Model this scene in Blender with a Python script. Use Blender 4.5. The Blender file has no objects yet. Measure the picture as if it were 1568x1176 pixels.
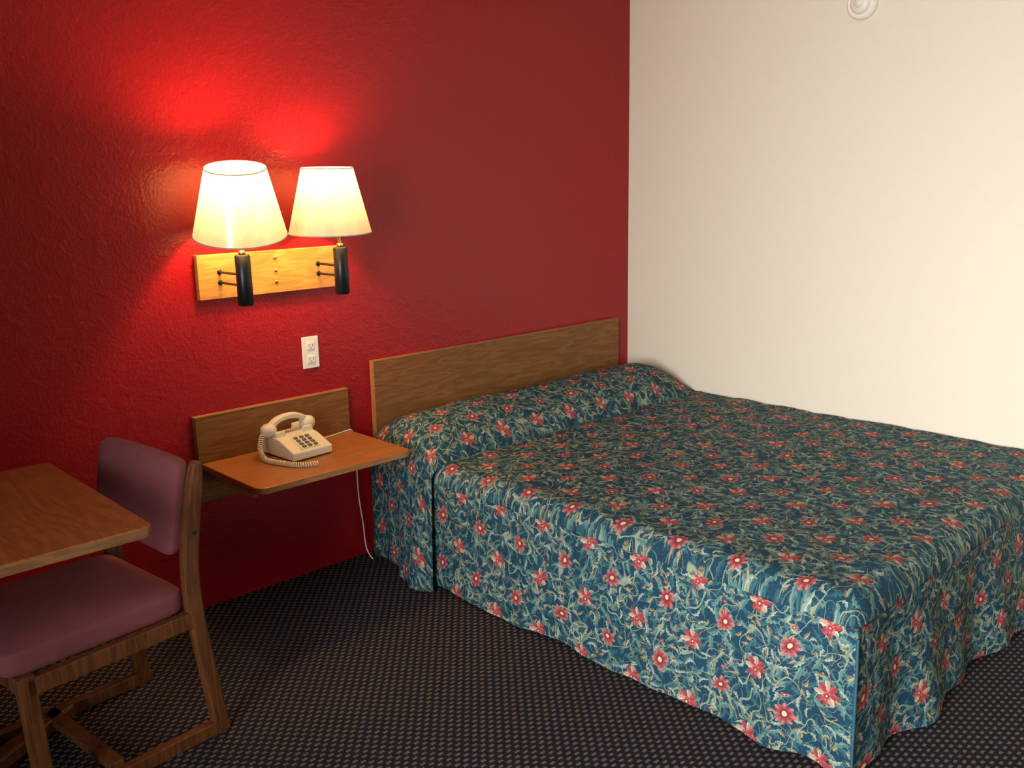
import bpy, bmesh, math, random
from mathutils import Vector, Matrix, noise
random.seed(3)
S=bpy.context.scene
COL=S.collection
pi=math.pi
# ------------------------------------------------------------------ node helpers
class E:
    def __init__(s,nt,k): s.nt=nt; s.k=k
    def _m(s,op,*a,clamp=False):
        n=s.nt.nodes.new('ShaderNodeMath'); n.operation=op; n.use_clamp=clamp
        for i,v in enumerate((s,)+a):
            if isinstance(v,E): s.nt.links.new(v.k,n.inputs[i])
            else: n.inputs[i].default_value=v
        return E(s.nt,n.outputs[0])
    def __add__(s,o): return s._m('ADD',o)
    __radd__=__add__
    def __sub__(s,o): return s._m('SUBTRACT',o)
    def __rsub__(s,o): return (s*-1.0)+o
    def __mul__(s,o): return s._m('MULTIPLY',o)
    __rmul__=__mul__
    def __truediv__(s,o): return s._m('DIVIDE',o)
    def sin(s): return s._m('SINE')
    def cos(s): return s._m('COSINE')
    def abs(s): return s._m('ABSOLUTE')
    def sqrt(s): return s._m('SQRT')
    def fract(s): return s._m('FRACT')
    def floor(s): return s._m('FLOOR')
    def pow(s,o): return s._m('POWER',o)
    def gt(s,o): return s._m('GREATER_THAN',o)
    def lt(s,o): return s._m('LESS_THAN',o)
    def mn(s,o): return s._m('MINIMUM',o)
    def mx(s,o): return s._m('MAXIMUM',o)
    def atan2(s,o): return s._m('ARCTAN2',o)
    def step(s,a,b):
        n=s.nt.nodes.new('ShaderNodeMapRange'); n.interpolation_type='SMOOTHSTEP'
        s.nt.links.new(s.k,n.inputs[0]); n.inputs[1].default_value=a; n.inputs[2].default_value=b
        return E(s.nt,n.outputs[0])
def comb(nt,x,y,z=0.0):
    n=nt.nodes.new('ShaderNodeCombineXYZ')
    for i,v in enumerate((x,y,z)):
        if isinstance(v,E): nt.links.new(v.k,n.inputs[i])
        else: n.inputs[i].default_value=v
    return n.outputs[0]
def sep(nt,k):
    n=nt.nodes.new('ShaderNodeSeparateXYZ'); nt.links.new(k,n.inputs[0])
    return [E(nt,o) for o in n.outputs]
def mix(nt,f,a,b,bt='MIX'):
    n=nt.nodes.new('ShaderNodeMix'); n.data_type='RGBA'; n.blend_type=bt
    for i,v in ((0,f),(6,a),(7,b)):
        if isinstance(v,E): nt.links.new(v.k,n.inputs[i])
        elif hasattr(v,'is_linked'): nt.links.new(v,n.inputs[i])
        elif isinstance(v,(tuple,list)): n.inputs[i].default_value=(*v[:3],1)
        else: n.inputs[i].default_value=v
    return n.outputs[2]
def noi(nt,vec,scale,detail=3,rough=.5,dist=0.0):
    n=nt.nodes.new('ShaderNodeTexNoise'); nt.links.new(vec,n.inputs['Vector'])
    n.inputs['Scale'].default_value=scale; n.inputs['Detail'].default_value=detail
    n.inputs['Roughness'].default_value=rough; n.inputs['Distortion'].default_value=dist
    return n
def ramp(nt,f,stops):
    n=nt.nodes.new('ShaderNodeValToRGB'); nt.links.new(f,n.inputs[0])
    el=n.color_ramp.elements
    while len(el)<len(stops): el.new(.5)
    for e,(p,c) in zip(el,stops): e.position=p; e.color=(*c,1)
    return n.outputs[0]
def newmat(name,color=(.5,.5,.5),rough=.5,metal=0,spec=.5):
    m=bpy.data.materials.new(name); m.use_nodes=True; nt=m.node_tree
    b=nt.nodes['Principled BSDF']; b.inputs['Base Color'].default_value=(*color,1)
    b.inputs['Roughness'].default_value=rough; b.inputs['Metallic'].default_value=metal
    b.inputs['Specular IOR Level'].default_value=spec
    return m,nt,b
def bump(nt,b,h,strength,dist):
    n=nt.nodes.new('ShaderNodeBump'); n.inputs['Strength'].default_value=strength; n.inputs['Distance'].default_value=dist
    nt.links.new(h.k if isinstance(h,E) else h,n.inputs['Height']); nt.links.new(n.outputs[0],b.inputs['Normal'])
def coord(nt,which='Object'):
    return nt.nodes.new('ShaderNodeTexCoord').outputs[which]
def simple(name,color,rough=.5,metal=0,spec=.5,var=.06,scale=20,bs=.0):
    m,nt,b=newmat(name,color,rough,metal,spec)
    c=coord(nt); n=noi(nt,c,scale,2)
    lo=tuple(x*(1-var) for x in color); hi=tuple(min(1,x*(1+var)) for x in color)
    nt.links.new(ramp(nt,n.outputs[0],[(.3,lo),(.7,hi)]),b.inputs['Base Color'])
    if bs: bump(nt,b,n.outputs[0],bs,.002)
    return m
# ------------------------------------------------------------------ materials
def wall_mat(name,color,rough,bs,spec,var=.03):
    m,nt,b=newmat(name,color,rough,0,spec)
    c=coord(nt)
    n2=noi(nt,c,95,2,.55); n3=noi(nt,c,24,2,.5,.4)
    f=E(nt,n3.outputs[0])
    lo=tuple(x*(1-var) for x in color); hi=tuple(min(1,x*(1+var)) for x in color)
    nt.links.new(mix(nt,f,lo,hi),b.inputs['Base Color'])
    h=E(nt,n2.outputs[0])*.7+f.step(.45,.7)*.3
    bump(nt,b,h,bs,.005)
    return m
M_RED=wall_mat('red_paint',(.32,.0058,.010),.30,.38,.40)
M_CREAM=wall_mat('cream_paint',(.77,.675,.515),.65,.14,.25,.012)
M_CEIL=wall_mat('ceiling_paint',(.75,.70,.6),.8,.1,.2)
def wood(name,dark,light,rough=.35,axis='x',sc=1.0,spec=.4):
    m,nt,b=newmat(name,light,rough,0,spec)
    x,y,z=sep(nt,coord(nt))
    if axis=='x': v=comb(nt,x*1.6,y*14,z*14)
    elif axis=='y': v=comb(nt,x*14,y*1.6,z*14)
    else: v=comb(nt,x*14,y*14,z*1.6)
    n=noi(nt,v,1.3*sc,2,.5,.8); n2=noi(nt,v,9*sc,3,.6,.3)
    g=(E(nt,n.outputs[0])*42.0).sin()*.5+.5
    f=E(nt,n2.outputs[0])*.75+g*.25
    c=ramp(nt,f.k,[(.25,dark),(.5,tuple((a+b2)/2 for a,b2 in zip(dark,light))),(.75,light)])
    nt.links.new(c,b.inputs['Base Color'])
    bump(nt,b,f,.06,.001)
    return m
M_OAK=wood('oak_laminate',(.27,.090,.022),(.42,.16,.042))
M_OAKEDGE=wood('oak_edge',(.28,.12,.04),(.44,.21,.08),.45)
M_HEAD=wood('headboard_laminate',(.175,.070,.021),(.28,.120,.038),.5,spec=.18)
M_PLATE=wood('golden_oak',(.46,.19,.04),(.68,.33,.08),.35)
M_DESK=wood('desk_laminate',(.20,.058,.015),(.31,.100,.026),.4,'y',spec=.25)
M_DESKEDGE=wood('desk_edge',(.14,.06,.022),(.25,.115,.045),.45,spec=.3)
M_CHWOOD=wood('chair_wood',(.075,.024,.008),(.17,.058,.018),.4,'z',spec=.3)
M_BLACK=simple('black_metal',(.012,.012,.012),.35,.2)
M_BRASS=simple('brass',(.7,.5,.22),.28,1)
M_BEIGE=simple('beige_plastic',(.74,.665,.475),.35,0,.5,.03)
M_KEY=simple('grey_keys',(.10,.095,.085),.4)
M_WHITE=simple('white_plastic',(.82,.80,.76),.35,0,.5,.02)
M_DET=simple('detector_plastic',(.80,.72,.58),.45,0,.4,.02)
M_SLOT=simple('dark_slot',(.02,.02,.02),.6)
M_MAUVE,nt,b=newmat('mauve_vinyl_fabric',(.34,.11,.14),.8,0,.15)
n=noi(nt,coord(nt),260,2); n2=noi(nt,coord(nt),9,2)
nt.links.new(mix(nt,E(nt,n2.outputs[0]),(.155,.040,.043),(.235,.067,.070)),b.inputs['Base Color']); bump(nt,b,n.outputs[0],.3,.001)
b.inputs['Sheen Weight'].default_value=.03
# shade
M_SHADE=bpy.data.materials.new('lamp_shade_fabric'); M_SHADE.use_nodes=True; nt=M_SHADE.node_tree; nt.nodes.clear()
out=nt.nodes.new('ShaderNodeOutputMaterial'); tr=nt.nodes.new('ShaderNodeBsdfTranslucent'); df=nt.nodes.new('ShaderNodeBsdfDiffuse')
gl=nt.nodes.new('ShaderNodeBsdfGlossy'); gl.inputs['Roughness'].default_value=.2; gl.inputs['Color'].default_value=(.9,.9,.9,1)
df.inputs[0].default_value=(.78,.74,.62,1)
x,y,z=sep(nt,coord(nt)); n=noi(nt,comb(nt,x*3,y*3,z*.6),14,2)
nt.links.new(ramp(nt,n.outputs[0],[(.3,(.24,.23,.165)),(.7,(.31,.30,.22))]),tr.inputs[0])
mx=nt.nodes.new('ShaderNodeMixShader'); mx.inputs[0].default_value=.05
h=nt.nodes.new('ShaderNodeMixShader'); h.inputs[0].default_value=.5
nt.links.new(df.outputs[0],h.inputs[1]); nt.links.new(tr.outputs[0],h.inputs[2])
nt.links.new(h.outputs[0],mx.inputs[1]); nt.links.new(gl.outputs[0],mx.inputs[2]); nt.links.new(mx.outputs[0],out.inputs[0])
bn=nt.nodes.new('ShaderNodeBump'); bn.inputs[0].default_value=.3; bn.inputs[1].default_value=.004; nt.links.new(n.outputs[0],bn.inputs['Height']); nt.links.new(bn.outputs[0],gl.inputs['Normal'])
M_BULB=bpy.data.materials.new('bulb_glow'); M_BULB.use_nodes=True; b=M_BULB.node_tree.nodes['Principled BSDF']
b.inputs['Emission Color'].default_value=(1,.75,.42,1); b.inputs['Emission Strength'].default_value=14
# carpet
M_CARPET,nt,b=newmat('patterned_carpet',(.02,.02,.03),.95,0,.1)
x,y,z=sep(nt,coord(nt))
w1=noi(nt,coord(nt),60,1); wx=(E(nt,w1.outputs[0])-.5)*.004
px,py=.030,.017
ry=(y+wx)/py; row=ry.floor(); rx=(x+wx)/px+(row*.5).fract()*1.0
fx=(rx.fract()-.5).abs(); fy=(ry.fract()-.5).abs()
dash=(fx.lt(.25))*(fy.lt(.25))
n=noi(nt,coord(nt),420,1)
base=mix(nt,E(nt,n.outputs[0]),(.008,.008,.012),(.022,.021,.031))
tan=mix(nt,E(nt,n.outputs[0]),(.085,.054,.036),(.22,.155,.105))
nt.links.new(mix(nt,dash,base,tan),b.inputs['Base Color']); bump(nt,b,E(nt,n.outputs[0])+dash*.5,.6,.003)
# bedspread
M_SPREAD,nt,b=newmat('floral_bedspread',(.02,.07,.1),.8,0,.2)
uvn=nt.nodes.new('ShaderNodeTexCoord').outputs['UV']
U0,V0,_=sep(nt,uvn)
wn=noi(nt,uvn,14,1); wr,wg,wb=sep(nt,wn.outputs['Color'])
U=U0+(wr-.5)*.030; V=V0+(wg-.5)*.030
P=comb(nt,U,V)
hatch=noi(nt,comb(nt,U0*5.0,V0),180,1)
col=mix(nt,E(nt,hatch.outputs[0]).step(.4,.65),(.007,.027,.048),(.013,.060,.092))
def leaves(col,scale,L,Wd,curv,c1,c2,off,thr):
    v=nt.nodes.new('ShaderNodeTexVoronoi'); v.voronoi_dimensions='2D'; v.inputs['Scale'].default_value=scale; v.inputs['Randomness'].default_value=.75
    pp=comb(nt,U+off,V+off*.7); nt.links.new(pp,v.inputs['Vector'])
    vx,vy,_=sep(nt,v.outputs['Position']); cr,cg,cb=sep(nt,v.outputs['Color'])
    dx=(U+off)-vx; dy=(V+off*.7)-vy
    an=cr*6.283; ca=an.cos(); sa=an.sin()
    lx=dx*ca+dy*sa; ly=dy*ca-dx*sa
    ly=ly+lx*lx*((cg-.5)*curv)
    t=(lx/L)
    wdt=(1.0-t*t).mx(0.0)*Wd*(1.0+t*.5)
    wdt=wdt*(1.0+(t*15.0).sin()*.3)
    m=(wdt-ly.abs()).step(0.0,.0012)*cb.gt(thr)
    rib=(ly.abs()).step(.0004,.0018)
    shade=ly.gt(0.0)*.55+rib*.3
    c=mix(nt,shade,c1,c2)
    return mix(nt,m,col,c)
col=leaves(col,26,.027,.0066,40,(.016,.065,.080),(.04,.115,.12),.37,.03)
vn=noi(nt,P,10,1,.4); d=(E(nt,vn.outputs[0])-.5).abs(); col=mix(nt,(1.0-d.step(.004,.011)),col,(.23,.26,.16))
vn=noi(nt,comb(nt,U+3.3,V+1.2),13,1,.4,.6); d=(E(nt,vn.outputs[0])-.52).abs(); col=mix(nt,(1.0-d.step(.004,.011)),col,(.09,.16,.135))
vn=noi(nt,comb(nt,U+7.3,V+5.2),17,1,.4,.9); d=(E(nt,vn.outputs[0])-.48).abs(); col=mix(nt,(1.0-d.step(.003,.010)),col,(.24,.22,.12))
col=leaves(col,22,.027,.0066,52,(.045,.125,.12),(.15,.225,.175),1.91,.22)
col=leaves(col,30,.015,.0046,60,(.12,.075,.030),(.36,.31,.19),4.13,.5)
col=leaves(col,25,.022,.0044,90,(.14,.20,.165),(.38,.39,.28),7.7,.45)
A=.190; B=.202
def cell(ou,ov,U=U,V=V):
    return ((U/A+ou).fract()-.5)*A, ((V/B+ov).fract()-.5)*B
def rosette(col,qx,qy,R0,k,rot=0.0,mn_=.58,pw=.9,centre=True):
    r=(qx*qx+qy*qy).sqrt(); th=qy.atan2(qx)+rot
    pet=(th*(k/2.0)).cos().abs()
    Rr=(pet.pow(pw)*(1-mn_)+mn_)*R0
    m=(Rr-r).step(0.0,.0015)
    t=r/Rr
    c=mix(nt,t.step(.2,1.0),(.22,.018,.022),(.36,.062,.064))
    vein=(th*float(k)).cos()*1.0
    c=mix(nt,vein.step(.3,.95)*t.step(.3,.8)*.55,c,(.47,.25,.19))
    c=mix(nt,(1.0-((th*(k/2.0)).cos().abs()).step(.05,.35))*.8,c,(.10,.016,.02))
    if centre:
        c=mix(nt,1.0-r.step(R0*.30,R0*.36),c,(.14,.02,.03))
        c=mix(nt,1.0-r.step(R0*.18,R0*.26),c,(.54,.45,.28))
    return mix(nt,m,col,c)
def sideflower(col,qx,qy,R0):
    def pet(col,cx_,cy_,ang,L,W,c1,c2):
        ca,sa=math.cos(ang),math.sin(ang)
        dx=qx-cx_; dy=qy-cy_
        lx=dx*ca+dy*sa; ly=dy*ca-dx*sa
        t=lx/L; w=(1.0-t*t).mx(0.0)*W*(1.0+t*.5)
        w=w*(1.0+(t*11.0).sin()*.16)
        m=(w-ly.abs()).step(0.0,.0012)
        c=mix(nt,(ly/W*.5+.5),c1,c2)
        c=mix(nt,(1.0-ly.abs().step(.0,.0014))*.6,c,(.11,.012,.02))
        return mix(nt,m,col,c)
    red=((.25,.020,.025),(.39,.075,.07)); cr=((.37,.17,.12),(.53,.43,.30))
    for a,L,c in ((1.57,.62,cr),(2.25,.60,red),(.85,.60,red),(3.0,.62,cr),(.12,.60,red),(3.9,.5,red),(-.75,.5,cr),(-1.57,.42,red)):
        col=pet(col,math.cos(a)*.5*R0,math.sin(a)*.5*R0,a,L*R0,.24*R0,*c)
    return rosette(col,qx,qy+.004,R0*.42,5,.4,.6,.8)
q=cell(0,0); col=rosette(col,q[0],q[1],.0305,8)
q=cell(.5,.5); col=sideflower(col,q[1],q[0]*-1.0,.033)
q=cell(.28,.02); col=rosette(col,q[0]*1.3,q[1],.009,5)
nt.links.new(col,b.inputs['Base Color'])
wv=noi(nt,uvn,35,2); wv2=noi(nt,uvn,500,1)
bump(nt,b,E(nt,wv.outputs[0])+E(nt,wv2.outputs[0])*.1,.5,.008)
# ------------------------------------------------------------------ mesh helpers
def obj(name,me,mat=None,parent=None,smooth=False):
    o=bpy.data.objects.new(name,me); COL.objects.link(o)
    if mat:
        for m in (mat if isinstance(mat,list) else [mat]): me.materials.append(m)
    if parent: o.parent=parent
    if smooth:
        for p in me.polygons: p.use_smooth=True
    return o
def empty(name,loc=(0,0,0),rz=0):
    o=bpy.data.objects.new(name,None); COL.objects.link(o); o.location=loc; o.rotation_euler[2]=rz; o.empty_display_size=.1; return o
def bevel(bm,w,seg=2,edges=None):
    bmesh.ops.bevel(bm,geom=list(edges or bm.edges),offset=w,segments=seg,affect='EDGES',profile=.5)
def box(name,lo,hi,mat,parent=None,bv=0,seg=2,smooth=False):
    bm=bmesh.new(); bmesh.ops.create_cube(bm,size=1)
    for v in bm.verts:
        v.co=Vector([(lo[i]+hi[i])/2+v.co[i]*(hi[i]-lo[i]) for i in range(3)])
    if bv: bevel(bm,bv,seg)
    me=bpy.data.meshes.new(name); bm.to_mesh(me); bm.free()
    return obj(name,me,mat,parent,smooth)
def lathe(name,prof,mat,parent=None,seg=48,center=(0,0,0),axis='z',smooth=True,mtx=None):
    bm=bmesh.new(); rings=[]
    for r,h in prof:
        ring=[]
        for i in range(seg):
            a=2*pi*i/seg; ring.append(bm.verts.new((r*math.cos(a),r*math.sin(a),h)))
        rings.append(ring)
    for a,b2 in zip(rings,rings[1:]):
        for i in range(seg):
            bm.faces.new((a[i],a[(i+1)%seg],b2[(i+1)%seg],b2[i]))
    if axis=='x': bmesh.ops.rotate(bm,verts=bm.verts,matrix=Matrix.Rotation(-pi/2,3,'Y'))
    if axis=='y': bmesh.ops.rotate(bm,verts=bm.verts,matrix=Matrix.Rotation(pi/2,3,'X'))
    if mtx is not None: bmesh.ops.transform(bm,matrix=mtx,verts=bm.verts)
    bmesh.ops.translate(bm,verts=bm.verts,vec=center)
    me=bpy.data.meshes.new(name); bm.to_mesh(me); bm.free()
    o=obj(name,me,mat,parent,smooth)
    return o
def cyl(name,r,z0,z1,mat,parent=None,center=(0,0,0),axis='z',bv=.002,seg=32):
    return lathe(name,[(0.0001,z0),(r-bv,z0),(r,z0+bv),(r,z1-bv),(r-bv,z1),(0.0001,z1)],mat,parent,seg,center,axis)
def tube(name,pts,r,mat,parent=None,kind='BEZ',res=8):
    cu=bpy.data.curves.new(name,'CURVE'); cu.dimensions='3D'; cu.bevel_depth=r; cu.bevel_resolution=2; cu.use_fill_caps=True
    if kind=='BEZ':
        sp=cu.splines.new('NURBS'); sp.points.add(len(pts)-1); sp.order_u=4; sp.use_endpoint_u=True; sp.resolution_u=res
    else:
        sp=cu.splines.new('POLY'); sp.points.add(len(pts)-1)
    for p,q in zip(sp.points,pts): p.co=(*q,1)
    o=bpy.data.objects.new(name,cu); COL.objects.link(o); cu.materials.append(mat)
    bpy.context.view_layer.update()
    me=bpy.data.meshes.new_from_object(o.evaluated_get(bpy.context.evaluated_depsgraph_get()))
    bpy.data.objects.remove(o); me.name=name
    if not me.materials: me.materials.append(mat)
    o=obj(name,me,None,parent,True)
    return o
def beam(name,pts,wx,wy,mat,parent=None,bv=.004):
    bm=bmesh.new(); rings=[]
    n=len(pts)
    for i,p in enumerate(pts):
        p=Vector(p); a=Vector(pts[max(0,i-1)]); c=Vector(pts[min(n-1,i+1)])
        t=(c-a).normalized(); nrm=Vector((t.z,0,-t.x)); 
        w=wx[i] if isinstance(wx,list) else wx
        rings.append([bm.verts.new(p+nrm*sx*w/2+Vector((0,sy*wy/2,0))) for sx,sy in ((-1,-1),(1,-1),(1,1),(-1,1))])
    for a,c in zip(rings,rings[1:]):
        for i in range(4): bm.faces.new((a[i],a[(i+1)%4],c[(i+1)%4],c[i]))
    bm.faces.new(rings[0][::-1]); bm.faces.new(rings[-1])
    bmesh.ops.recalc_face_normals(bm,faces=bm.faces)
    ed=[e for e in bm.edges if e.calc_face_angle(0)>.7]
    bevel(bm,bv,2,ed)
    me=bpy.data.meshes.new(name); bm.to_mesh(me); bm.free()
    return obj(name,me,mat,parent)
def slab(name,poly,z0,z1,mats,parent=None,bv=.003):
    bm=bmesh.new(); vs=[bm.verts.new((x,y,z0)) for x,y in poly]
    f=bm.faces.new(vs); r=bmesh.ops.extrude_face_region(bm,geom=[f])
    bmesh.ops.translate(bm,vec=(0,0,z1-z0),verts=[v for v in r['geom'] if isinstance(v,bmesh.types.BMVert)])
    bmesh.ops.recalc_face_normals(bm,faces=bm.faces)
    for f in bm.faces: f.material_index=0 if abs(f.normal.z)>.5 else 1
    ed=[e for e in bm.edges if abs(e.verts[0].co.z-e.verts[1].co.z)<1e-6]
    bevel(bm,bv,2,ed)
    me=bpy.data.meshes.new(name); bm.to_mesh(me); bm.free()
    return obj(name,me,mats,parent)
def rpoly(x0,y0,x1,y1,rs,seg=8):
    out=[]
    for (cx_,cy_,a0,sx,sy),r in zip(((x0,y0,pi,1,1),(x1,y0,1.5*pi,-1,1),(x1,y1,0,-1,-1),(x0,y1,.5*pi,1,-1)),rs):
        if r<=0: out.append((cx_,cy_)); continue
        for i in range(seg+1):
            a=a0+(pi/2)*i/seg; out.append((cx_+sx*r+r*math.cos(a),cy_+sy*r+r*math.sin(a)))
    return out
# ------------------------------------------------------------------ room
RX,RY,RZ=-5.2,-5.0,2.5
box('floor',(RX-.1,RY-.1,-.1),(.1,.1,0),M_CARPET)
box('ceiling',(RX-.1,RY-.1,RZ),(.1,.1,RZ+.1),M_CEIL)
box('wall_back',(RX-.1,0,0),(.1,.1,RZ),M_RED)
box('wall_right',(0,RY-.1,0),(.1,0,RZ),M_CREAM)
box('wall_front',(RX-.1,RY-.1,0),(.1,RY,RZ),M_CREAM)
WY0,WY1,WZ0,WZ1=-3.8,-1.7,.55,2.05
wl=empty('wall_left')
box('panel_below',(RX-.1,RY,0),(RX,0,WZ0),M_CREAM,wl)
box('panel_above',(RX-.1,RY,WZ1),(RX,0,RZ),M_CREAM,wl)
box('panel_near',(RX-.1,RY,WZ0),(RX,WY0,WZ1),M_CREAM,wl)
box('panel_far',(RX-.1,WY1,WZ0),(RX,0,WZ1),M_CREAM,wl)
wi=empty('window_1')
for nm,lo,hi in (('frame_bottom',(RX-.08,WY0,WZ0),(RX-.02,WY1,WZ0+.05)),('frame_top',(RX-.08,WY0,WZ1-.05),(RX-.02,WY1,WZ1)),
    ('frame_a',(RX-.08,WY0,WZ0+.05),(RX-.02,WY0+.05,WZ1-.05)),('frame_b',(RX-.08,WY1-.05,WZ0+.05),(RX-.02,WY1,WZ1-.05)),
    ('mullion',(RX-.08,(WY0+WY1)/2-.025,WZ0+.05),(RX-.02,(WY0+WY1)/2+.025,WZ1-.05))):
    box(nm,lo,hi,M_WHITE,wi,.004)
# ------------------------------------------------------------------ bed
bed=empty('bed')
H=.466; XL=-1.658; YF=-2.088; Rr=.066
def grid_mesh(name,rows,uvs,mat,parent):
    nr=len(rows); nc=len(rows[0]); vs=[p for r in rows for p in r]
    fs=[(i*nc+j,i*nc+j+1,(i+1)*nc+j+1,(i+1)*nc+j) for i in range(nr-1) for j in range(nc-1)]
    me=bpy.data.meshes.new(name); me.from_pydata(vs,[],fs); me.update()
    uv=me.uv_layers.new(name='UVMap'); fl=[p for r in uvs for p in r]
    for l in me.loops: uv.data[l.index].uv=fl[l.vertex_index]
    return obj(name,me,mat,parent,True)
def nz(x,y,s,k=0): return noise.noise(Vector((x*s,y*s,k)))
def smin(a,b,k=.05):
    h=max(k-abs(a-b),0)/k; return min(a,b)-h*h*k*.25
def topz(x,y):
    d=smin(x-XL,y-YF,.06); d=max(d,0)
    z=H+.006*nz(x,y,3.1,1)+.006*nz(x,y,9,2)+.0025*nz(x,y,26,4)
    if d<Rr: z-=Rr-math.sqrt(max(Rr*Rr-(Rr-d)**2,0))
    return z
def lin(a,b,n): return [a+(b-a)*i/n for i in range(n+1)]
def edge_grid(a,b,n,w=.09,m=16):
    return [a+w*(1-math.cos(pi/2*i/m)) for i in range(m)]+lin(a+w,b,n)
xs=edge_grid(XL,-.012,90); ys=edge_grid(YF,-.3,110)
rows=[];uvs=[]
for y in ys:
    rows.append([(x,y,topz(x,y)) for x in xs]); uvs.append([(-x,-y) for x in xs])
grid_mesh('spread_top',rows,uvs,M_SPREAD,bed)
def side_off(y,t):
    s=-y
    o=.020*t+.014*t*t
    o+=t*(.006*math.sin(s*9+1)+.004*math.sin(s*21+.4)+.002*math.sin(s*43))
    o+=.026*t*math.exp(-((s-1.87)/.06)**2)-.010*t*math.exp(-((s-1.96)/.035)**2)+.014*t*math.exp(-((s-2.08)/.05)**2)
    o+=.006*nz(y*3,t*2,3,5)
    return o
rows=[];uvs=[]
ny=260;nt_=36
for j in range(nt_+1):
    t=j/nt_; r=[];q=[]
    for i in range(ny+1):
        y=-.30+(YF+.30)*i/ny
        zz=topz(XL,y)*(1-t)+(.010+.005*(1+math.sin(-y*13)))*t
        endf=max(0,1-(y-YF)/.05)
        r.append((XL-side_off(y,t),y-.03*t*endf,zz)); q.append((-XL+Rr*.57+t*.40,-y))
    rows.append(r);uvs.append(q)
grid_mesh('spread_side',rows,uvs,M_SPREAD,bed)
def foot_off(x,t):
    s=-x
    o=.020*t+.014*t*t+t*(.020*math.sin(s*11+.6)+.013*math.sin(s*24+2))+.007*nz(x*3,t*2,3,9)
    return o
rows=[];uvs=[]
for j in range(nt_+1):
    t=j/nt_; r=[];q=[]
    for i in range(221):
        x=XL+(-.014-XL)*i/220
        f=max(0,1-(x-XL)/.06)
        zz=topz(x,YF)*(1-t)+(.012+.008*(1+math.sin(x*15)))*t
        of=foot_off(x,t)*(1-f)+.030*t*f
        r.append((x-side_off(YF,t)*f,YF-of,zz)); q.append((-x,-YF+Rr*.57+t*.40))
    rows.append(r);uvs.append(q)
grid_mesh('spread_foot',rows,uvs,M_SPREAD,bed)
pp=[]
for j in range(2,nt_+1,3):
    t=j/nt_; z=topz(XL,YF)*(1-t)+.014*t
    pp.append((XL-side_off(YF,t)-.002,YF-.030*t-.002,z))
M_PIPE=simple('seam_piping',(.015,.07,.10),.7)
tube('corner_piping',pp,.0042,M_PIPE,bed)
# pillow section
rows=[];uvs=[]
NV=56; NU=160
YH,YC=-.034,-.456
for j in range(NV+1):
    v=j/NV
    bz=(1-abs(2*v-1)**2.3)**.7 if 0<v<1 else 0
    bz*=(.84+.16*math.sin(pi*v))
    zb=(.495*(1-v)+(.454)*v)
    r=[];q=[]
    top_len=1.52
    for i in range(NU+1):
        s=.014+i/NU*(top_len+.75)
        hgt=zb+.122*bz
        rr=.045+.135*bz
        xe=-1.645-.030*v
        xc=xe+rr
        flat=-xc
        y=YH+(YC-YH)*v
        if s<flat:
            x=-s
            k=min(1,max(0,(s)/.20)); k=math.sin(k*pi/2)
            e=min(1,max(0,(flat-s)/.2))
            z=zb+.122*bz*(.06+.94*k)
            z+=(.012*nz(x*2,y*5,2.2,7)+.010*nz(x,y,14,3))*bz*e
            y+=(.012*math.sin(x*4.0)+.010*nz(x,0,9,2))*v
        else:
            a=(s-flat)/rr
            yy=.012*math.sin(xc*4.0)*v
            if a<pi/2:
                x=xc-rr*math.sin(a); z=hgt-rr*(1-math.cos(a)); y+=yy
            else:
                tt=min(1,((s-flat)-rr*pi/2)/(hgt-rr-.012)); z=hgt-rr-(hgt-rr-.012)*tt
                fl=-.006+.125*v**1.6-.055*max(0,(v-.86)/.14)**2
                x=xe-fl*tt-tt*(.014*math.sin(v*11+.5)+.008*math.sin(v*25))
                y+=yy-.05*tt*v
        r.append((min(x,-.014),y,max(z,.012))); q.append((s+.07,v*.56+.31))
    rows.append(r);uvs.append(q)
ps=grid_mesh('spread_pillow_section',rows,uvs,M_SPREAD,bed)
sm=ps.modifiers.new('thick','SOLIDIFY'); sm.thickness=.006; sm.offset=0
box('mattress',(-1.60,-2.03,.22),(-.02,-.05,.385),M_WHITE,bed,.03,3)
box('box_spring',(-1.60,-2.03,.0),(-.02,-.05,.22),M_WHITE,bed,.01)
# headboard
hb=empty('headboard')
box('panel',(-1.602,-.028,.25),(-.106,-.002,.792),M_HEAD,hb,.0015)
box('edge_band',(-1.6045,-.0285,.25),(-1.602,-.002,.7925),M_OAKEDGE,hb)
box('top_band',(-1.6045,-.0285,.792),(-.106,-.002,.7955),M_OAKEDGE,hb,.0005)
# ------------------------------------------------------------------ nightstand
ns=empty('wall_mounted_nightstand')
box('back_panel',(-2.352,-.028,.402),(-1.728,-.002,.704),M_HEAD,ns,.0015)
box('back_panel_band',(-2.354,-.029,.704),(-1.726,-.002,.7075),M_OAKEDGE,ns,.0005)
slab('shelf',rpoly(-2.343,-.432,-1.732,-.028,(.035,.035,0,0)),.519,.541,[M_OAK,M_OAKEDGE],ns,.003)
box('bracket_left',(-2.30,-.30,.47),(-2.28,-.028,.519),M_HEAD,ns,.002)
box('bracket_right',(-1.80,-.30,.47),(-1.78,-.028,.519),M_HEAD,ns,.002)
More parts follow.
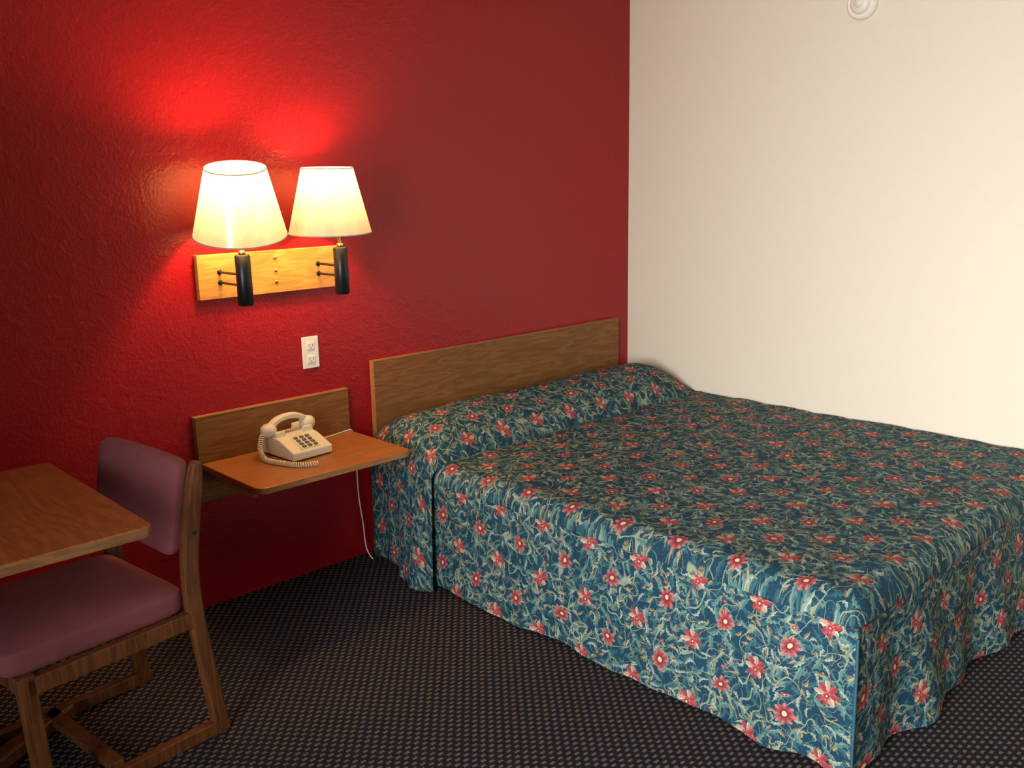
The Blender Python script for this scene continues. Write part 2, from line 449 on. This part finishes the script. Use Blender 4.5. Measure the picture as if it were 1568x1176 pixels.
# ------------------------------------------------------------------ desk
dk=empty('desk')
slab('top',rpoly(-3.90,-1.024,-2.915,-.316,(.02,.02,.02,.02),5),.713,.740,[M_DESK,M_DESKEDGE],dk,.003)
cyl('column',.04,.05,.70,M_CHWOOD,dk,(-3.42,-.67,0))
box('top_mount',(-3.72,-.72,.68),(-3.06,-.62,.713),M_CHWOOD,dk,.003)
for i,(ex,ey) in enumerate(((-2.97,-.40),(-3.87,-.40),(-3.05,-.93),(-3.80,-.93))):
    cx_,cy_=-3.42,-.67; L=math.hypot(ex-cx_,ey-cy_); o=box('foot_%d'%(i+1),(0,-.025,.015),(L,.025,.055),M_CHWOOD,dk,.006)
    o.location=(cx_,cy_,0); o.rotation_euler[2]=math.atan2(ey-cy_,ex-cx_)
    cyl('glide_%d'%(i+1),.018,0,.016,M_BLACK,dk,(ex*.96+cx_*.04,ey*.96+cy_*.04,0))
# ------------------------------------------------------------------ chair
ch=empty('desk_chair',(-2.727,-.52,0),math.radians(6.5))
def spl(pts,n=24):
    out=[]
    P_=[pts[0]]+pts+[pts[-1]]
    for k in range(len(pts)-1):
        p0_,p1,p2,p3=[Vector(a) for a in P_[k:k+4]]
        for i in range(n//(len(pts)-1)):
            t=i/(n//(len(pts)-1)); out.append(.5*((2*p1)+(-p0_+p2)*t+(2*p0_-5*p1+4*p2-p3)*t*t+(-p0_+3*p1-3*p2+p3)*t**3))
    out.append(Vector(pts[-1])); return out
YFAR=.188
for nm,y,tp in (('near',-.245,.785),('far',YFAR-.018,.755)):
    beam('back_post_'+nm,spl([(.015,y,.0),(-.012,y,.2),(-.035,y,.40),(-.030,y,.56),(.012,y,tp)]),[.044]*21+[.042,.038,.032,.020] ,.030,M_CHWOOD,ch,.006)
    beam('front_leg_'+nm,[(-.455,y,.0),(-.465,y,.19),(-.475,y,.385)],.042,.028,M_CHWOOD,ch,.004)
    beam('seat_rail_'+nm,[(-.475,y,.355),(-.25,y,.357),(-.03,y,.36)],.045,.028,M_CHWOOD,ch,.003)
    beam('floor_rail_'+nm,[(-.455,y,.021),(-.2,y,.021),(.01,y,.021)],.038,.028,M_CHWOOD,ch,.003)
box('front_rail',(-.49,-.235,.335),(-.465,YFAR-.02,.38),M_CHWOOD,ch,.003)
box('back_rail',(-.045,-.235,.335),(-.02,YFAR-.02,.38),M_CHWOOD,ch,.003)
box('low_stretcher',(-.30,-.235,.035),(-.26,YFAR-.02,.055),M_CHWOOD,ch,.003)
cyl('bolt_1',.006,0,.004,M_BLACK,ch,(-.02,-.260,.60),'y')
def cushion(name,lo,hi,mat,parent,r,puff,axis,curve=0,lean=0):
    bm=bmesh.new(); bmesh.ops.create_cube(bm,size=1)
    bmesh.ops.subdivide_edges(bm,edges=bm.edges[:],cuts=9,use_grid_fill=True)
    c=[(lo[i]+hi[i])/2 for i in range(3)]; h=[(hi[i]-lo[i])/2 for i in range(3)]
    for v in bm.verts:
        n=[v.co[i]*2 for i in range(3)]
        p=[n[i]*h[i] for i in range(3)]
        inner=[max(-(h[i]-r),min(h[i]-r,p[i])) for i in range(3)]
        d=Vector([p[i]-inner[i] for i in range(3)])
        if d.length>1e-9: d=d.normalized()*r
        q=Vector(inner)+d
        o=[i for i in range(3) if i!=axis]
        q[axis]+=math.copysign(puff,n[axis])*(1-n[o[0]]**4)*(1-n[o[1]]**4)*(1 if abs(n[axis])>.5 else 0)
        if axis==0: q[0]+=curve*(n[1]**2)+lean*n[2]
        v.co=Vector(c)+q
    me=bpy.data.meshes.new(name); bm.to_mesh(me); bm.free()
    o=obj(name,me,mat,parent,True); m=o.modifiers.new('s','SUBSURF'); m.levels=1; m.render_levels=2
    return o
cushion('seat_pad',(-.52,-.245,.375),(-.045,.190,.455),M_MAUVE,ch,.03,.010,2)
cushion('back_pad',(-.050,-.230,.535),(-.004,.190,.788),M_MAUVE,ch,.02,.006,0,-.010,.024)
# ------------------------------------------------------------------ wall lamp
wlamp=empty('double_wall_lamp')
box('mounting_board',(-2.292,-.024,1.105),(-1.722,-.001,1.257),M_PLATE,wlamp,.002)
for i,(zx) in enumerate((1.23,1.185,1.145)):
    cyl('screw_%d'%(i+1),.006,.0,.006,M_BRASS,wlamp,(-2.0,-.024,zx),'y')
camdir=Vector((-1.48,-2.85,0)).normalized()
def lampunit(k,x,y,tilt,ox,ztop,zbot,rt,rb,zl):
    cyl('black_tube_%d'%k,.0255,1.094,1.262,M_BLACK,wlamp,(x,y,0),bv=.004)
    cyl('brass_cap_%d'%k,.012,1.262,1.275,M_BRASS,wlamp,(x,y,0))
    tube('stem_%d'%k,[(x,y,1.27),(x,y,1.31),(x+ox,y,1.33),(x+ox,y,1.36)],.006,M_BRASS,wlamp)
    for j,z in enumerate((1.196,1.160)):
        tube('arm_%d_%d'%(k,j),[(x-.004,-.02,z),(x-.004,y*.5,z),(x-.002,y,z)],.0045,M_BLACK,wlamp)
        cyl('arm_rosette_%d_%d'%(k,j),.009,0,.006,M_BLACK,wlamp,(x-.004,-.022,z),'y')
    x=x+ox
    cyl('socket_%d'%k,.017,1.35,1.395,M_BRASS,wlamp,(x,y,0))
    lathe('bulb_%d'%k,[(.012,1.395),(.016,1.405),(.024,1.42),(.026,1.43),(.020,1.440),(.001,1.445)],M_BULB,wlamp,24,(x,y,0))
    zc=(ztop+zbot)/2; hh=(ztop-zbot)/2
    ax=Vector((0,0,1)).cross(camdir).normalized()
    mt=Matrix.Rotation(tilt,4,ax)
    n=10
    prof=[(rb+(rt-rb)*i/n,-hh+2*hh*i/n) for i in range(n+1)]
    lathe('shade_%d'%k,prof,M_SHADE,wlamp,72,(x,y,zc),mtx=mt)
    for nm,zz,r in (('rim_top',hh,rt),('rim_bottom',-hh,rb)):
        pts=[mt@Vector((r*math.cos(a),r*math.sin(a),zz))+Vector((x,y,zc)) for a in [2*pi*i/64 for i in range(65)]]
        tube('%s_%d'%(nm,k),[tuple(p) for p in pts],.0022,M_SHADE,wlamp,'POLY')
    for q in range(3):
        a=2*pi*q/3+.4
        p=mt@Vector((rt*math.cos(a),rt*math.sin(a),hh-.004))+Vector((x,y,zc))
        c0=mt@Vector((0,0,hh-.02))+Vector((x,y,zc))
        tube('spider_%d_%d'%(k,q),[tuple(c0),tuple(p)],.0014,M_BRASS,wlamp,'POLY')
    for q in (-1,1):
        top=mt@Vector((0,0,hh-.02))+Vector((x,y,zc))
        tube('harp_%d_%d'%(k,q),[(x,y,1.37),(x+q*.05,y,1.41),(x+q*.05,y,1.50),tuple(top)],.0015,M_BRASS,wlamp)
    l=bpy.data.lights.new('bulb_light_%d'%k,'POINT'); l.energy=zl; l.color=(1,.60,.27); l.shadow_soft_size=.03
    lo=bpy.data.objects.new('bulb_light_%d'%k,l); COL.objects.link(lo); lo.location=(x,y,1.484); lo.parent=wlamp
lampunit(1,-2.210,-.188,math.radians(14.5),0,1.543,1.323,.097,.151,19)
lampunit(2,-1.820,-.172,math.radians(3),-.036,1.538,1.315,.090,.145,14)
# ------------------------------------------------------------------ outlet
ou=empty('wall_outlet')
box('cover_plate',(-1.903,-.006,.806),(-1.833,-.0005,.926),M_WHITE,ou,.002)
for i,z in enumerate((.892,.840)):
    box('receptacle_%d'%i,(-1.885,-.009,z-.014),(-1.851,-.005,z+.014),M_WHITE,ou,.002)
    for j,dx in enumerate((-.007,.007)):
        box('slot_%d_%d'%(i,j),(-1.868+dx-.001,-.0095,z-.003),(-1.868+dx+.001,-.0088,z+.006),M_SLOT,ou)
    cyl('ground_%d'%i,.0022,0,.0006,M_SLOT,ou,(-1.868,-.009,z-.008),'y',bv=.0002)
# ------------------------------------------------------------------ smoke detector
sd=empty('smoke_detector')
lathe('body',[(.062,0.001),(.062,.012),(.056,.020),(.050,.021),(.047,.016),(.043,.016),(.040,.030),(.030,.038),(.001,.040)],M_DET,sd,48,(0,-1.175,2.132),'x')
lathe('grille',[(.020,.038),(.018,.044),(.001,.045)],M_DET,sd,32,(0,-1.175,2.132),'x')
# ------------------------------------------------------------------ telephone
PHL=(-2.040,-.150,.541)
ph=empty('desk_telephone',PHL,math.radians(4))
def prism(name,prof,x0,x1,mat,parent,bv):
    bm=bmesh.new(); a=[bm.verts.new((x0,y,z)) for y,z in prof]; c=[bm.verts.new((x1,y,z)) for y,z in prof]
    n=len(prof)
    bm.faces.new(a); bm.faces.new(c[::-1])
    for i in range(n): bm.faces.new((a[i],c[i],c[(i+1)%n],a[(i+1)%n]))
    bmesh.ops.recalc_face_normals(bm,faces=bm.faces); bevel(bm,bv,3)
    me=bpy.data.meshes.new(name); bm.to_mesh(me); bm.free(); return obj(name,me,mat,parent,False)
prism('body',[(-.105,.004),(-.105,.032),(-.02,.066),(.02,.072),(.088,.068),(.098,.05),(.098,.004)],-.082,.082,M_BEIGE,ph,.005)
for k_,(fx,fy) in enumerate(((-.065,-.09),(.065,-.09),(-.065,.085),(.065,.085))):
    cyl('foot_%d'%k_,.008,0,.006,M_BLACK,ph,(fx,fy,0),bv=.0005)
for i,fx in enumerate((-.058,.058)):
    prism('cradle_%d'%i,[(.0,.062),(.004,.088),(.014,.088),(.022,.074),(.062,.074),(.070,.09),(.080,.09),(.084,.06)],fx-.02,fx+.02,M_BEIGE,ph,.003)
sl=math.atan2(.034,.085)
kp=empty('keypad',(0,-.062,.0505)); kp.parent=ph; kp.rotation_euler[0]=sl
box('keypad_plate',(-.040,-.034,-.001),(.040,.040,.002),M_BEIGE,kp,.001)
for r_ in range(4):
    for c_ in range(3):
        x=-.024+.024*c_; y=-.024+.018*r_
        box('key_%d'%(r_*3+c_),(x-.0075,y-.0058,.001),(x+.0075,y+.0058,.006),M_KEY,kp,.0015)
hs=empty('handset',(0,.042,.098)); hs.parent=ph
pts=[(-.075,0,.004),(-.055,0,.020),(-.03,0,.029),(0,0,.032),(.03,0,.029),(.055,0,.020),(.075,0,.004)]
beam('grip',spl(pts,30),.020,.030,M_BEIGE,hs,.006)
for i,x in enumerate((-.083,.083)):
    rt=Matrix.Rotation((-1 if x>0 else 1)*-.18,4,'Y')
    lathe('cup_%d'%i,[(.001,-.026),(.020,-.026),(.027,-.020),(.029,-.006),(.026,.008),(.016,.016),(.001,.018)],M_BEIGE,hs,32,(x,0,.0),mtx=rt)
def coil(name,path,r,turns,wr,mat,parent):
    P_=spl(path,120); L=[0]
    for a,c in zip(P_,P_[1:]): L.append(L[-1]+(c-a).length)
    N=turns*12; out=[]
    k=0
    for i in range(N+1):
        s=L[-1]*i/N
        while k<len(L)-2 and L[k+1]<s: k+=1
        f=(s-L[k])/max(1e-9,L[k+1]-L[k]); p=P_[k].lerp(P_[k+1],f); t=(P_[k+1]-P_[k]).normalized()
        a1=t.cross(Vector((.3,.2,.9))).normalized(); a2=t.cross(a1)
        an=2*pi*turns*i/N; out.append(tuple(p+a1*r*math.cos(an)+a2*r*math.sin(an)))
    return tube(name,out,wr,mat,parent,'POLY')
coil('coiled_cord',[(-.112,.035,.085),(-.135,.02,.045),(-.142,-.02,.012),(-.130,-.09,.010),(-.098,-.165,.010),(-.050,-.195,.010)],.0076,40,.0022,M_BEIGE,ph)
inv=(Matrix.Translation(PHL)@Matrix.Rotation(math.radians(4),4,'Z')).inverted()
lc=[(-1.965,-.065,.56),(-1.94,-.065,.545),(-1.88,-.075,.5435),(-1.80,-.045,.5435),(-1.745,-.04,.5445),(-1.722,-.035,.546),(-1.712,-.03,.50),(-1.705,-.025,.40),(-1.712,-.03,.25),(-1.690,-.035,.12),(-1.700,-.04,.03),(-1.690,-.08,.004)]
tube('line_cord',[tuple(inv@Vector(p)) for p in lc],.0024,M_WHITE,ph)
# ------------------------------------------------------------------ lights
w=bpy.data.worlds.new('sky'); S.world=w; w.use_nodes=True
w.node_tree.nodes['Background'].inputs[0].default_value=(.75,.85,1,1); w.node_tree.nodes['Background'].inputs[1].default_value=.5
l=bpy.data.lights.new('window_daylight','AREA'); l.shape='RECTANGLE'; l.size=1.8; l.size_y=1.2; l.energy=80; l.color=(.90,.95,1); l.spread=math.radians(80)
o=bpy.data.objects.new('window_daylight',l); COL.objects.link(o); o.location=(RX+.02,-2.75,1.3)
d=Vector((0,-2.1,.45))-o.location; o.rotation_euler=d.to_track_quat('-Z','Z').to_euler()
S.cycles.max_bounces=7; S.cycles.diffuse_bounces=4; S.cycles.glossy_bounces=3
# ------------------------------------------------------------------ camera
C=Vector((-3.690,-3.032,1.486)); yaw,pit,rol=.757,.216,-.020
F=Vector((math.sin(yaw)*math.cos(pit),math.cos(yaw)*math.cos(pit),-math.sin(pit)))
R0=Vector((math.cos(yaw),-math.sin(yaw),0)); U_0=R0.cross(F)
Rv=R0*math.cos(rol)+U_0*math.sin(rol); Uv=-R0*math.sin(rol)+U_0*math.cos(rol)
cam=bpy.data.cameras.new('camera'); cam.sensor_width=36; cam.lens=1427.4/1568*36; cam.clip_start=.05
co=bpy.data.objects.new('camera',cam); COL.objects.link(co)
m=Matrix((Rv,Uv,-F)).transposed().to_4x4(); m.translation=C; co.matrix_world=m
S.camera=co
S.view_settings.view_transform='Standard'; S.view_settings.look='None'; S.view_settings.exposure=0
